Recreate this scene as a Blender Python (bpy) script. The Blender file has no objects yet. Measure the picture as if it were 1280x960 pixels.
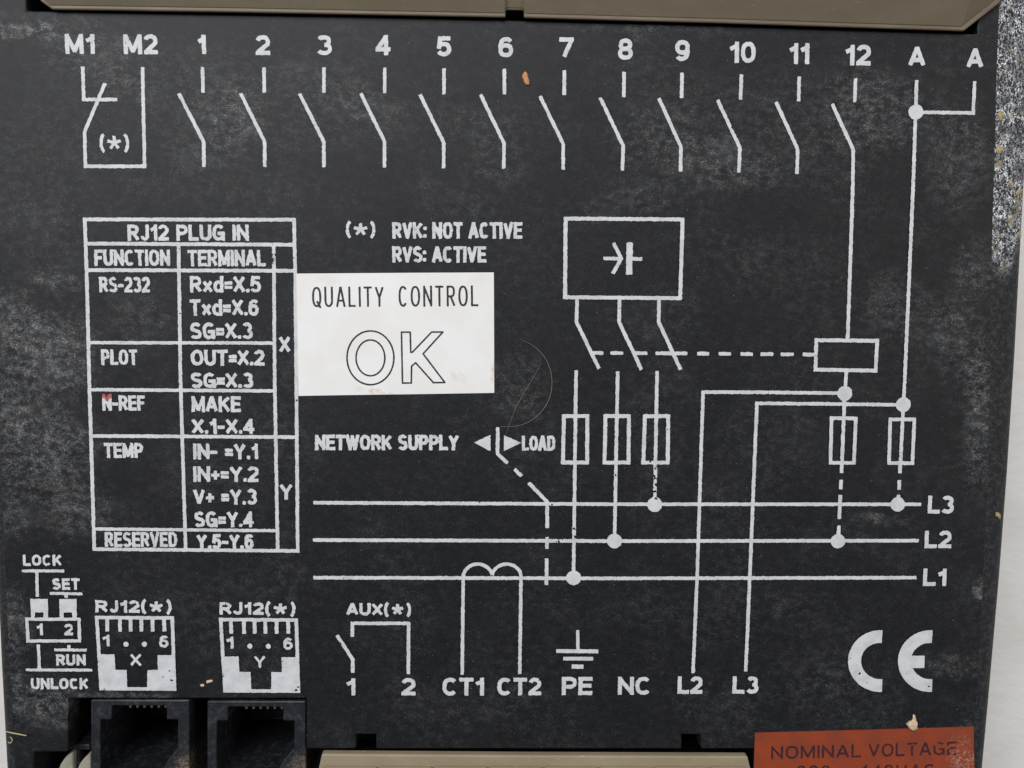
import bpy, bmesh, math, random
import numpy as np
from mathutils import Matrix, Vector

random.seed(7)
RNG = np.random.default_rng(11)
S = bpy.context.scene
COL = S.collection

# ------------------------------------------------------------------ camera
F = 1100.0            # focal length in photo pixels (photo is 1280 wide)
DIST = 0.127          # metres from the panel face
cX = np.array([43260.0, -241.0, -1100.0]); cX /= np.linalg.norm(cX)
cY = np.array([78.0, 14420.0, 1100.0]); cY -= cX * cX.dot(cY); cY /= np.linalg.norm(cY)
cZ = np.cross(cX, cY)
M3 = np.array([cX, cY, cZ])
CAM = -DIST * (M3 @ np.array([0, 0, -1.0]))
cam_d = bpy.data.cameras.new('camera'); cam = bpy.data.objects.new('camera', cam_d); COL.objects.link(cam)
cam_d.sensor_width = 36.0; cam_d.lens = F / 1280 * 36
cam_d.clip_start = 0.005; cam_d.clip_end = 20
cam.matrix_world = Matrix.Translation(Vector(CAM)) @ Matrix(M3.tolist()).to_4x4()
cam_d.dof.use_dof = True; cam_d.dof.focus_distance = DIST; cam_d.dof.aperture_fstop = 30
S.camera = cam

# ------------------------------------------------------------------ light
world = bpy.data.worlds.new('World'); S.world = world; world.use_nodes = True
bg = world.node_tree.nodes['Background']; bg.inputs[0].default_value = (0.78, 0.88, 1.0, 1); bg.inputs[1].default_value = 0.15


def area(name, loc, size, energy, col, target=(0, 0, 0)):
    l = bpy.data.lights.new(name, 'AREA'); l.shape = 'RECTANGLE'; l.size, l.size_y = size
    l.energy = energy; l.color = col
    o = bpy.data.objects.new(name, l); COL.objects.link(o); o.location = loc
    o.rotation_euler = (Vector(target) - Vector(loc)).to_track_quat('-Z', 'Y').to_euler()
    return o


area('key_light', (-0.22, 0.40, 0.62), (0.8, 0.34), 7.2, (0.98, 0.98, 1.0), (0, 0.02, 0))  # broad unseen key lamp, set above and left of the panel
area('table_fill_light', (0.70, 0.12, 0.60), (0.4, 0.4), 1.9, (1.0, 0.95, 0.88))  # unseen fill added to lighten the table strip on the right
S.view_settings.view_transform = 'Standard'; S.view_settings.look = 'None'
S.view_settings.exposure = 0.0; S.view_settings.gamma = 1.0
S.render.engine = 'CYCLES'

# ------------------------------------------------------------------ tracing helpers (mm on the plane z)


def P(px, py, z=0.0):
    """photo pixel -> point in mm on the plane at height z (mm)"""
    c = np.array([(px - 640) / F, -(py - 480) / F, -1.0])
    w = M3 @ c
    t = (z / 1000 - CAM[2]) / w[2]
    p = (CAM + t * w) * 1000
    return np.array([p[0], p[1]])


def mmpp(px, py):
    return np.linalg.norm(P(px + 1, py) - P(px, py))


def lerp_curve(pts, y):
    ys = [p[1] for p in pts]; xs = [p[0] for p in pts]
    return float(np.interp(y, ys, xs))


# ------------------------------------------------------------------ materials
class NT:
    def __init__(s, name):
        s.m = bpy.data.materials.new(name); s.m.use_nodes = True
        s.t = s.m.node_tree; s.b = s.t.nodes['Principled BSDF']
        tc = s.t.nodes.new('ShaderNodeTexCoord'); mp = s.t.nodes.new('ShaderNodeMapping')
        mp.inputs['Scale'].default_value = (1000,) * 3
        s.t.links.new(tc.outputs['Object'], mp.inputs[0]); s.co = mp.outputs[0]

    def set(s, sock, v):
        if hasattr(v, 'is_output') or isinstance(v, bpy.types.NodeSocket): s.t.links.new(v, sock)
        else: sock.default_value = v

    def noise(s, scale, detail=3, rough=.55, vec=None, stretch=None, rot=0, dist=0):
        v = vec or s.co
        if stretch:
            mp = s.t.nodes.new('ShaderNodeMapping'); mp.inputs['Scale'].default_value = stretch
            mp.inputs['Rotation'].default_value = (0, 0, rot)
            s.t.links.new(v, mp.inputs[0]); v = mp.outputs[0]
        n = s.t.nodes.new('ShaderNodeTexNoise'); n.inputs['Scale'].default_value = scale
        n.inputs['Detail'].default_value = detail; n.inputs['Roughness'].default_value = rough
        n.inputs['Distortion'].default_value = dist
        s.t.links.new(v, n.inputs['Vector']); return n.outputs[0]

    def voro(s, scale, feature='F1'):
        n = s.t.nodes.new('ShaderNodeTexVoronoi'); n.inputs['Scale'].default_value = scale; n.feature = feature
        s.t.links.new(s.co, n.inputs['Vector']); return n

    def ramp(s, v, a, b, lo=0.0, hi=1.0, smooth=True):
        n = s.t.nodes.new('ShaderNodeMapRange'); n.interpolation_type = 'SMOOTHSTEP' if smooth else 'LINEAR'
        s.set(n.inputs[0], v); n.inputs[1].default_value = a; n.inputs[2].default_value = b
        n.inputs[3].default_value = lo; n.inputs[4].default_value = hi; return n.outputs[0]

    def math(s, op, a, b=0.0, clamp=False):
        n = s.t.nodes.new('ShaderNodeMath'); n.operation = op; n.use_clamp = clamp
        s.set(n.inputs[0], a); s.set(n.inputs[1], b); return n.outputs[0]

    def mix(s, f, a, b):
        n = s.t.nodes.new('ShaderNodeMix'); n.data_type = 'RGBA'
        s.set(n.inputs[0], f)
        s.set(n.inputs[6], a if not isinstance(a, tuple) else (*a, 1)); s.set(n.inputs[7], b if not isinstance(b, tuple) else (*b, 1))
        return n.outputs[2]

    def blob(s, px, py, rx, ry, rot=0, warp=None):
        """elliptical stain mask centred on the traced place, radii in px"""
        c = P(px, py); k = mmpp(px, py)
        v = warp or s.co
        sub = s.t.nodes.new('ShaderNodeVectorMath'); sub.operation = 'SUBTRACT'
        s.t.links.new(v, sub.inputs[0]); sub.inputs[1].default_value = (c[0], c[1], 0)
        rt = s.t.nodes.new('ShaderNodeVectorRotate'); rt.rotation_type = 'Z_AXIS'; rt.inputs['Angle'].default_value = rot
        s.t.links.new(sub.outputs[0], rt.inputs[0])
        sc = s.t.nodes.new('ShaderNodeVectorMath'); sc.operation = 'MULTIPLY'
        s.t.links.new(rt.outputs[0], sc.inputs[0]); sc.inputs[1].default_value = (1 / (rx * k), 1 / (ry * k), 0)
        ln = s.t.nodes.new('ShaderNodeVectorMath'); ln.operation = 'LENGTH'
        s.t.links.new(sc.outputs[0], ln.inputs[0])
        return s.ramp(ln.outputs['Value'], 1.0, 0.25)

    def warp(s, scale, amt):
        n = s.t.nodes.new('ShaderNodeTexNoise'); n.inputs['Scale'].default_value = scale; n.inputs['Detail'].default_value = 4
        s.t.links.new(s.co, n.inputs['Vector'])
        a = s.t.nodes.new('ShaderNodeVectorMath'); a.operation = 'SUBTRACT'; a.inputs[1].default_value = (.5,) * 3
        s.t.links.new(n.outputs['Color'], a.inputs[0])
        b = s.t.nodes.new('ShaderNodeVectorMath'); b.operation = 'SCALE'; b.inputs['Scale'].default_value = amt
        s.t.links.new(a.outputs[0], b.inputs[0])
        c = s.t.nodes.new('ShaderNodeVectorMath'); c.operation = 'ADD'
        s.t.links.new(s.co, c.inputs[0]); s.t.links.new(b.outputs[0], c.inputs[1]); return c.outputs[0]

    def done(s, col, rough=.5, bump=None, bstr=.3, bdist=.05, spec=.5):
        s.set(s.b.inputs['Base Color'], (*col, 1) if isinstance(col, tuple) else col)
        s.set(s.b.inputs['Roughness'], rough); s.b.inputs['Specular IOR Level'].default_value = spec
        if bump is not None:
            n = s.t.nodes.new('ShaderNodeBump'); n.inputs['Strength'].default_value = bstr
            n.inputs['Distance'].default_value = bdist / 1000
            s.t.links.new(bump, n.inputs['Height']); s.t.links.new(n.outputs[0], s.b.inputs['Normal'])
        return s.m


def dusty_black(name, stains=True, base=(.0046, .0050, .0066)):
    n = NT(name)
    w = n.warp(.35, 5.0)
    cloud = n.ramp(n.noise(.075, 5, .6, dist=.6), .40, .70)
    smudge = n.ramp(n.noise(.16, 6, .7, stretch=(1, 1.2, 1), rot=.6, dist=.8), .42, .66)
    mid = n.noise(.8, 9, .80, stretch=(.9, 1.15, 1), rot=.3)
    midr = n.ramp(mid, .42, .66)
    fibre = n.ramp(n.noise(4.5, 5, .8, stretch=(.8, 1.25, 1), rot=.15), .45, .60)
    grain = n.noise(8.0, 3, .75)
    tex = n.math('MULTIPLY', midr, n.math('ADD', n.math('MULTIPLY', fibre, 1.25), .12))
    amt = n.math('ADD', n.math('MULTIPLY', cloud, .12), .045)
    if stains:
        for px, py, rx, ry, rot, st in STAINS:
            amt = n.math('ADD', amt, n.math('MULTIPLY', n.blob(px, py, rx, ry, rot, w), st))
    haze = n.math('MULTIPLY', n.math('MULTIPLY', amt, smudge), .13)
    dust = n.math('ADD', n.math('MULTIPLY', amt, tex), haze)
    dust = n.math('ADD', dust, n.ramp(grain, .50, .68, 0, .085), clamp=True)
    tint = n.mix(n.ramp(n.noise(.3, 3), .4, .6), (.255, .262, .275), (.27, .265, .25))
    col = n.mix(dust, base, tint)
    v = n.voro(1.15); sp = n.math('MULTIPLY', n.ramp(v.outputs['Distance'], .085, .04), n.ramp(v.outputs['Color'], .55, .84))
    v2 = n.voro(3.6); sp2 = n.math('MULTIPLY', n.ramp(v2.outputs['Distance'], .16, .06), n.ramp(v2.outputs['Color'], .60, .92, 0, .8))
    spk = n.math('MAXIMUM', sp, sp2)
    col = n.mix(n.math('MULTIPLY', spk, .55), col, (.36, .35, .33))
    scr = n.math('MULTIPLY', n.ramp(n.noise(1.1, 2, .5, stretch=(9, .5, 1), rot=-.5), .70, .76), n.ramp(n.noise(.16, 2), .5, .62))
    col = n.mix(n.math('MULTIPLY', scr, .22), col, (.3, .3, .3))
    rough = n.math('ADD', n.math('MULTIPLY', dust, .6), .47, clamp=True)
    h = n.math('ADD', n.math('MULTIPLY', grain, .6), n.math('MULTIPLY', spk, .5))
    return n.done(col, rough, h, .6, .06, .25)


# (px, py, radius x, radius y, rotation, strength): dried dust smears
STAINS = [
    (45, 34, 75, 5, 0.05, .9), (330, 150, 260, 60, 0, .18), (1000, 150, 240, 90, 0, .14), (300, 235, 200, 40, 0, .12), (560, 250, 90, 30, .4, .12), (790, 250, 120, 30, -.3, .18),
    (40, 40, 70, 11, 0.02, .75), (110, 60, 90, 40, 0, .3), (60, 22, 90, 16, 0, .25),
    (160, 105, 60, 35, .3, .35), (285, 150, 60, 70, 0, .45), (235, 195, 50, 30, 0, .25),
    (60, 440, 85, 70, .2, .75), (20, 400, 40, 60, 0, .5), (55, 560, 90, 90, 0, .65), (15, 500, 40, 60, 0, .5),
    (100, 640, 60, 45, 0, .4), (10, 640, 40, 60, 0, .4), (60, 880, 55, 45, 0, .6), (15, 860, 25, 60, 0, .5),
    (20, 780, 28, 60, 0, .5), (65, 350, 50, 22, .3, .5),
    (460, 130, 70, 35, .1, .28), (600, 155, 80, 30, 0, .25), (620, 200, 60, 45, 0, .2),
    (900, 205, 110, 40, .15, .38), (820, 170, 90, 50, 0, .22), (1090, 140, 90, 70, 0, .35), (1200, 200, 60, 90, 0, .35),
    (1190, 420, 50, 70, -.2, .38), (1225, 480, 28, 70, 0, .6), (1215, 340, 40, 50, 0, .4), (1120, 380, 60, 60, 0, .25),
    (1225, 560, 30, 80, 0, .4), (1095, 650, 42, 12, 0, .38), (1230, 740, 16, 22, 0, .8),
    (1190, 830, 50, 24, .2, .32), (1010, 850, 90, 50, 0, .09), (1000, 760, 60, 40, 0, .08), (900, 640, 60, 40, 0, .04),
    (650, 480, 55, 60, 0, .22), (835, 390, 60, 50, 0, .14), (620, 880, 200, 40, 0, .06), (900, 880, 80, 40, 0, .08),
    (1205, 940, 30, 40, 0, .6), (150, 870, 90, 10, 0, .5), (820, 560, 60, 60, 0, .04), (980, 330, 90, 60, 0, .10), (40, 230, 120, 160, 0, .16), (240, 90, 200, 60, 0, .18),
    (300, 560, 120, 100, 0, .10), (180, 400, 60, 60, 0, .2), (400, 100, 80, 40, 0, .22), (820, 35, 160, 10, .02, .3),
]
M_PANEL = dusty_black('dusty_black_plastic')


def rim_mat():
    n = NT('textured_rim_glints')
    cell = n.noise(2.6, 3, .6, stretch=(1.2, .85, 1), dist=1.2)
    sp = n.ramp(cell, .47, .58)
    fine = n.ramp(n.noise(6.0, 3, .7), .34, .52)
    # sky glints painted into the colour as pale speckles: strong at the top right corner, gone by a quarter of the way down
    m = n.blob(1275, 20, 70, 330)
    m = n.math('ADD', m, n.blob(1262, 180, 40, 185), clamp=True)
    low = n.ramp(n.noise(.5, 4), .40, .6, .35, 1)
    glint = n.math('MULTIPLY', n.math('MULTIPLY', sp, fine), n.math('MULTIPLY', n.ramp(m, 0.0, .3), low))
    base = n.mix(n.math('MULTIPLY', n.ramp(n.noise(1.2, 6, .7), .45, .7), .22), (.009, .0095, .011), (.17, .17, .165))
    ochre = n.math('MULTIPLY', n.ramp(n.noise(.55, 5, .6), .57, .63), n.ramp(m, .0, .3))
    col = n.mix(glint, base, (.80, .82, .85))
    col = n.mix(n.math('MULTIPLY', ochre, .55), col, (.33, .27, .15))
    rough = n.ramp(glint, 0, 1, .55, .6)
    return n.done(col, rough, cell, .8, .22, .35)


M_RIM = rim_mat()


def ink_mat(name, c1, c2, rough=.55):
    n = NT(name)
    col = n.mix(n.ramp(n.noise(.45, 7, .72), .38, .68), c1, c2)
    col = n.mix(n.ramp(n.noise(5, 3, .7), .60, .82, 0, .30), col, tuple(x * .5 for x in c2))
    return n.done(col, rough, n.noise(6, 3, .7), .25, .03, .35)


M_INK = ink_mat('white_screen_print', (.585, .595, .61), (.47, .475, .475))
M_BLACKINK = NT('black_sticker_ink').done((.012, .012, .013), .5)
M_PURPLE = ink_mat('faded_dark_ink', (.034, .009, .014), (.055, .014, .014))
M_REDINK = NT('red_marker_ink').done((.42, .07, .065), .5)


def paper_mat():
    n = NT('aged_white_sticker')
    col = n.mix(n.ramp(n.noise(.12, 4, .6), .35, .65), (.72, .70, .665), (.75, .745, .73))
    w = n.warp(1.2, 1.6)
    st = 0.0
    for a in ((468, 489, 12, 5, 0, .6), (616, 466, 4, 16, 0, .6), (575, 472, 12, 8, .4, .16), (577, 468, 4, 4, 0, .3), (450, 486, 10, 4, 0, .25),
              (600, 350, 25, 9, 0, .08), (410, 350, 20, 10, 0, .15), (567, 470, 5, 8, 0, .2), (483, 492, 10, 4, 0, .5)):
        st = n.math('ADD', n.math('MULTIPLY', n.blob(*a[:5], w), a[5]), st)
    st = n.math('MULTIPLY', st, n.ramp(n.noise(2.2, 5, .7), .3, .6), clamp=True)
    col = n.mix(st, col, (.50, .36, .22))
    v = n.voro(.9); sp = n.math('MULTIPLY', n.ramp(v.outputs['Distance'], .09, .05), n.ramp(v.outputs['Color'], .93, .95))
    col = n.mix(n.math('MULTIPLY', sp, .6), col, (.2, .17, .13))
    return n.done(col, .48, n.noise(1.5, 4, .6), .15, .06, .4)


M_PAPER = paper_mat()


def red_mat():
    n = NT('faded_orange_red_sticker')
    col = n.mix(n.ramp(n.noise(.25, 4, .6), .35, .65), (.275, .044, .012), (.20, .040, .019))
    w = n.warp(1.5, 1.5)
    st = n.math('MULTIPLY', n.math('ADD', n.blob(1205, 950, 26, 18, 0, w), n.math('MULTIPLY', n.blob(1200, 935, 20, 25, 0, w), .4)), n.ramp(n.noise(2.2, 6, .75), .46, .6))
    col = n.mix(n.math('MULTIPLY', st, .65, clamp=True), col, (.36, .29, .22))
    col = n.mix(n.ramp(n.noise(3, 6, .75), .56, .8, 0, .25), col, (.30, .16, .10))
    v = n.voro(1.5); sp = n.math('MULTIPLY', n.ramp(v.outputs['Distance'], .12, .05), n.ramp(v.outputs['Color'], .87, .92))
    col = n.mix(n.math('MULTIPLY', sp, .6), col, (.5, .42, .33))
    return n.done(col, .5, n.noise(3, 4), .15, .04, .35)


M_RED = red_mat()


def tan_mat(name, c1, c2):
    n = NT(name)
    col = n.mix(n.ramp(n.noise(.22, 5, .6, stretch=(.5, 1, 1)), .35, .7), c1, c2)
    col = n.mix(n.ramp(n.noise(3, 5, .7), .55, .8, 0, .35), col, tuple(min(1, x * 1.7) for x in c2))
    scr = n.ramp(n.noise(.6, 3, .5, stretch=(1, 9, 1), rot=1.0), .68, .72, 0, .35)
    col = n.mix(scr, col, tuple(min(1, x * 2.0) for x in c2))
    return n.done(col, .48, n.noise(1.2, 5, .6), .2, .08, .4)


M_TAN = tan_mat('olive_tan_plastic', (.18, .146, .096), (.205, .168, .112))
M_TAN_DARK = tan_mat('darkened_tan_plastic', (.125, .095, .06), (.16, .125, .085))  # same tan in a darker brown, offsetting the light on the lip
M_BEIGE = tan_mat('beige_plastic', (.26, .21, .135), (.30, .245, .165))
M_SOCKET = None


def socket_mat():
    n = NT('socket_grey_plastic')
    col = n.mix(n.ramp(n.noise(.9, 6, .7), .45, .75, 0, .30), (.010, .011, .015), (.13, .13, .125))
    w = n.warp(1.0, 2.5)
    d = n.math('ADD', n.blob(228, 972, 24, 42, .3, w), n.blob(374, 972, 24, 42, .3, w))
    d = n.math('ADD', d, n.math('MULTIPLY', n.math('ADD', n.blob(146, 958, 14, 12, 0, w), n.blob(292, 958, 14, 12, 0, w)), .5))
    d = n.math('MULTIPLY', d, n.ramp(n.noise(1.6, 6, .75), .4, .6), clamp=True)
    col = n.mix(n.math('MULTIPLY', d, .75), col, (.24, .185, .12))
    return n.done(col, .42, n.noise(4, 4), .25, .05, .5)


M_SOCKET = socket_mat()
M_METAL = NT('tarnished_contact_metal').done((.12, .11, .09), .45)
M_METAL.node_tree.nodes['Principled BSDF'].inputs['Metallic'].default_value = .6
M_IVORY = ink_mat('ivory_lever_plastic', (.33, .305, .24), (.24, .22, .17))


def cloth_mat():
    n = NT('pale_tabletop')
    col = n.mix(n.ramp(n.noise(.06, 4, .5), .35, .65), (.68, .65, .615), (.74, .72, .69))
    w1 = n.noise(.35, 4, .6, stretch=(1, 1.8, 1), rot=.7)
    return n.done(col, .85, w1, .25, .8, .2)


M_CLOTH = cloth_mat()

# ------------------------------------------------------------------ object helpers


def link(name, me, mat, parent=None):
    o = bpy.data.objects.new(name, me); COL.objects.link(o)
    if mat: me.materials.append(mat)
    if parent is not None:
        o.parent = parent
        if parent.type == 'EMPTY': o.location = -parent.location
    return o


def tag(o, label, cat, group=None):
    o['label'] = label; o['category'] = cat
    if group: o['group'] = group


def empty(name, loc):
    o = bpy.data.objects.new(name, None); COL.objects.link(o); o.location = loc; o.empty_display_size = .01
    return o


def mesh_mm(name, verts, faces):
    me = bpy.data.meshes.new(name); me.from_pydata([tuple(c / 1000 for c in v) for v in verts], [], faces); me.update()
    return me


def bevel(o, w, seg=2, ang=50):
    b = o.modifiers.new('edge', 'BEVEL'); b.width = w / 1000; b.segments = seg; b.limit_method = 'ANGLE'
    b.angle_limit = math.radians(ang); b.use_clamp_overlap = True; b.harden_normals = False


def heightfield(node, nx, ny, height, floor):
    """cells with flat tops at height(i,j) (None = nothing), vertical walls between, rows run down the picture"""
    verts, idx, faces = [], {}, []

    def v(i, j, z):
        k = (i, j, round(z, 4))
        if k not in idx:
            x, y = node(i, j); idx[k] = len(verts); verts.append((x, y, z))
        return idx[k]

    levels = sorted({height(i, j) for i in range(nx) for j in range(ny)} | {floor})

    def wall(a, b, z0, z1):        # a->b with outside on the right, split at each level so meshes weld
        lv = [z for z in levels if z0 - 1e-6 <= z <= z1 + 1e-6]
        for lo, hi in zip(lv, lv[1:]):
            faces.append((v(*a, lo), v(*b, lo), v(*b, hi), v(*a, hi)))

    for j in range(ny):
        for i in range(nx):
            h = height(i, j)
            faces.append((v(i, j, h), v(i, j + 1, h), v(i + 1, j + 1, h), v(i + 1, j, h)))
            for (di, dj, a, b) in ((-1, 0, (i, j), (i, j + 1)), (1, 0, (i + 1, j + 1), (i + 1, j)), (0, -1, (i + 1, j), (i, j)), (0, 1, (i, j + 1), (i + 1, j + 1))):
                ii, jj = i + di, j + dj
                g = height(ii, jj) if 0 <= ii < nx and 0 <= jj < ny else floor
                if g < h: wall(a, b, g, h)
    return verts, faces, v


def prism(poly, z0, z1, name, mat, parent, bev=.15):
    """poly: plan polygon in mm"""
    n = len(poly)
    ar = sum(poly[i][0] * poly[(i + 1) % n][1] - poly[(i + 1) % n][0] * poly[i][1] for i in range(n))
    if ar < 0: poly = poly[::-1]
    vs = [(p[0], p[1], z0) for p in poly] + [(p[0], p[1], z1) for p in poly]
    fs = [tuple(range(n, 2 * n)), tuple(range(n - 1, -1, -1))] + [(i, (i + 1) % n, n + (i + 1) % n, n + i) for i in range(n)]
    o = link(name, mesh_mm(name, vs, fs), mat, parent)
    if bev: bevel(o, bev)
    return o


def frustum(poly, z0, z1, inset, name, mat, parent, bev):
    o = prism(poly, z0, z1, name, mat, parent, bev)
    me = o.data; xs = [v.co.x for v in me.vertices]; ys = [v.co.y for v in me.vertices]
    for v in me.vertices:
        if v.co.z > (z0 + z1) / 2000:
            v.co.y += inset / 1000 if v.co.y < (min(ys) + max(ys)) / 2 else 0
    return o


def px_poly(pts, z=0.0):
    return [tuple(P(x, y, z)) for x, y in pts]


# ------------------------------------------------------------------ ink: signed-distance shapes contoured into flat meshes
STEP = .058


def vnoise(X, Y, s, seed):
    r = np.random.default_rng(seed); T = r.random((64, 64))
    x = X / s; y = Y / s
    xi = np.floor(x).astype(int); yi = np.floor(y).astype(int); fx = x - xi; fy = y - yi
    fx = fx * fx * (3 - 2 * fx); fy = fy * fy * (3 - 2 * fy)
    a = T[xi % 64, yi % 64]; b = T[(xi + 1) % 64, yi % 64]; c = T[xi % 64, (yi + 1) % 64]; d = T[(xi + 1) % 64, (yi + 1) % 64]
    return (a * (1 - fx) + b * fx) * (1 - fy) + (c * (1 - fx) + d * fx) * fy - .5


class Ink:
    def __init__(s): s.seg = []; s.circ = []; s.poly = []; s.chip = []

    def pl(s, pts, w, ext0=0.0, ext1=0.0, closed=False, rnd=.3):
        """polyline in mm, half width w"""
        pts = [np.array(p, float) for p in pts]
        if closed: pts = pts + [pts[0]]
        n = len(pts) - 1
        for i in range(n):
            a, b = pts[i], pts[i + 1]
            L = np.linalg.norm(b - a)
            if L < 1e-9: continue
            d = (b - a) / L

            def join(p, q, r):
                d1 = (q - p); d2 = (r - q)
                n1, n2 = np.linalg.norm(d1), np.linalg.norm(d2)
                if n1 < 1e-9 or n2 < 1e-9: return 0
                c = np.clip(d1.dot(d2) / n1 / n2, -1, 1); th = math.acos(c)
                if th > math.radians(100):
                    s.circ.append((q[0], q[1], w)); return 0
                return w * math.tan(th / 2)
            e0 = ext0 if i == 0 else join(pts[i - 1], a, b)
            e1 = ext1 if i == n - 1 else join(a, b, pts[i + 2])
            if closed and i == 0: e0 = join(pts[-2], a, b)
            if closed and i == n - 1: e1 = join(a, b, pts[1])
            s.seg.append((a, b, w, e0, e1, rnd if (i == 0 or i == n - 1 or L > 4 * w) else 0))
        return s

    def line(s, pts, wpx=5.0, closed=False, rnd=.35):
        k = mmpp(*pts[0]) * (.92 if wpx > 3 else 1)
        return s.pl([P(*p) for p in pts], wpx * k / 2, 0, 0, closed, rnd)

    def dot(s, x, y, r): c = P(x, y); s.circ.append((c[0], c[1], r * mmpp(x, y))); return s
    def fill(s, pts): s.poly.append(np.array([P(*p) for p in pts])); return s
    def chips(s, *cs): s.chip += [(*P(x, y), r * mmpp(x, y)) for x, y, r in cs]; return s

    def build(s, name, mat, parent, z, rough=.34, seed=0, label=None):
        box = []
        for a, b, w, e0, e1, r in s.seg: box += [a - w * 1.6 - max(e0, e1), a + w * 1.6 + max(e0, e1), b - w * 1.6 - max(e0, e1), b + w * 1.6 + max(e0, e1)]
        for x, y, r in s.circ: box += [np.array([x - r, y - r]), np.array([x + r, y + r])]
        for p in s.poly: box += list(p)
        box = np.array(box); lo = box.min(0) - .15; hi = box.max(0) + .15
        nx, ny = (np.ceil((hi - lo) / STEP)).astype(int) + 1
        xs = lo[0] + np.arange(nx) * STEP; ys = lo[1] + np.arange(ny) * STEP
        D = np.full((nx, ny), .3)

        def win(x0, y0, x1, y1):
            m = .25
            return (slice(max(0, int((x0 - m - lo[0]) / STEP)), min(nx, int((x1 + m - lo[0]) / STEP) + 2)),
                    slice(max(0, int((y0 - m - lo[1]) / STEP)), min(ny, int((y1 + m - lo[1]) / STEP) + 2)))
        for a, b, w, e0, e1, r in s.seg:
            L = np.linalg.norm(b - a); d = (b - a) / L
            A = a - d * e0; B = b + d * e1; c = (A + B) / 2; hl = np.linalg.norm(B - A) / 2
            W = win(min(A[0], B[0]) - w, min(A[1], B[1]) - w, max(A[0], B[0]) + w, max(A[1], B[1]) + w)
            X = xs[W[0]][:, None] - c[0]; Y = ys[W[1]][None, :] - c[1]
            u = np.abs(X * d[0] + Y * d[1]) - hl; v = np.abs(-X * d[1] + Y * d[0]) - w
            rr = r * w
            u = u + rr; v = v + rr
            q = np.hypot(np.maximum(u, 0), np.maximum(v, 0)) + np.minimum(np.maximum(u, v), 0) - rr
            D[W] = np.minimum(D[W], q)
        for x, y, r in s.circ:
            W = win(x - r, y - r, x + r, y + r)
            q = np.hypot(xs[W[0]][:, None] - x, ys[W[1]][None, :] - y) - r
            D[W] = np.minimum(D[W], q)
        for p in s.poly:
            W = win(p[:, 0].min(), p[:, 1].min(), p[:, 0].max(), p[:, 1].max())
            X = xs[W[0]][:, None] + 0 * ys[W[1]][None, :]; Y = ys[W[1]][None, :] + 0 * X
            dd = np.full(X.shape, 9.0); ins = np.zeros(X.shape, bool)
            for i in range(len(p)):
                a, b = p[i], p[(i + 1) % len(p)]; e = b - a
                t = np.clip(((X - a[0]) * e[0] + (Y - a[1]) * e[1]) / e.dot(e), 0, 1)
                dd = np.minimum(dd, np.hypot(X - a[0] - t * e[0], Y - a[1] - t * e[1]))
                cr = (a[1] > Y) != (b[1] > Y)
                ins ^= cr & (X < (b[0] - a[0]) * (Y - a[1]) / ((b[1] - a[1]) or 1e-9) + a[0])
            D[W] = np.minimum(D[W], np.where(ins, -dd, dd))
        X = xs[:, None] + 0 * ys[None, :]; Y = ys[None, :] + 0 * X
        k = 1 / 8.63
        N = vnoise(X, Y, .30, 3 + seed) * rough * k * 1.7 + vnoise(X, Y, .13, 5 + seed) * rough * k * 1.3
        D = D + N
        # pinholes and thin rubbed spots in the print
        ph = vnoise(X, Y, .16, 21 + seed % 7) + .55 * vnoise(X, Y, 1.1, 30 + seed % 5)
        D = np.maximum(D, (ph - .60) * .6)
        for x, y, r in s.chip:
            c = r - np.hypot(X - x, Y - y) + vnoise(X, Y, .22, 9) * 1.6 * r + vnoise(X, Y, .1, 10) * .9 * r - .35 * r
            D = np.maximum(D, c)
        D[0, :] = D[-1, :] = .3; D[:, 0] = D[:, -1] = .3
        me = contour(name, D, lo, z)
        o = link(name, me, mat, parent)
        if label: o['label'] = label
        return o


def contour(name, D, lo, z):
    I = D < 0
    c = I[:-1, :-1].astype(int) + I[1:, :-1] * 2 + I[1:, 1:] * 4 + I[:-1, 1:] * 8
    verts, faces = [], []
    gx = lambda i: lo[0] + i * STEP
    gy = lambda j: lo[1] + j * STEP
    full = (c == 15)
    for i in range(full.shape[0]):
        col = full[i]
        if not col.any(): continue
        d = np.diff(np.concatenate(([0], col.astype(np.int8), [0])))
        for j0, j1 in zip(np.where(d == 1)[0], np.where(d == -1)[0]):
            k = len(verts); x0, x1, y0, y1 = gx(i), gx(i + 1), gy(j0), gy(j1)
            verts += [(x0, y0, z), (x1, y0, z), (x1, y1, z), (x0, y1, z)]; faces.append((k, k + 1, k + 2, k + 3))
    off = ((0, 0), (1, 0), (1, 1), (0, 1))
    for i, j in zip(*np.where((c > 0) & (c < 15))):
        poly = []
        for q in range(4):
            a = (i + off[q][0], j + off[q][1]); b = (i + off[(q + 1) % 4][0], j + off[(q + 1) % 4][1])
            da, db = D[a], D[b]
            if da < 0: poly.append((gx(a[0]), gy(a[1]), z))
            if (da < 0) != (db < 0):
                t = da / (da - db); t = min(max(t, .02), .98)
                poly.append((gx(a[0] + t * (b[0] - a[0])), gy(a[1] + t * (b[1] - a[1])), z))
        if len(poly) >= 3:
            k = len(verts); verts += poly; faces.append(tuple(range(k, k + len(poly))))
    return mesh_mm(name, verts, faces)


# ------------------------------------------------------------------ stroke lettering
def arc(cx, cy, rx, ry, a0, a1, n=14, p=2.3):
    out = []
    for k in range(n + 1):
        a = math.radians(a0 + (a1 - a0) * k / n); ca, sa = math.cos(a), math.sin(a)
        out.append((cx + rx * math.copysign(abs(ca) ** (2 / p), ca), cy + ry * math.copysign(abs(sa) ** (2 / p), sa)))
    return out


def C_(pts): return ('c', pts)
def L_(*pts): return ('l', list(pts))
def Z_(pts): return ('z', pts)      # closed


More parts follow.
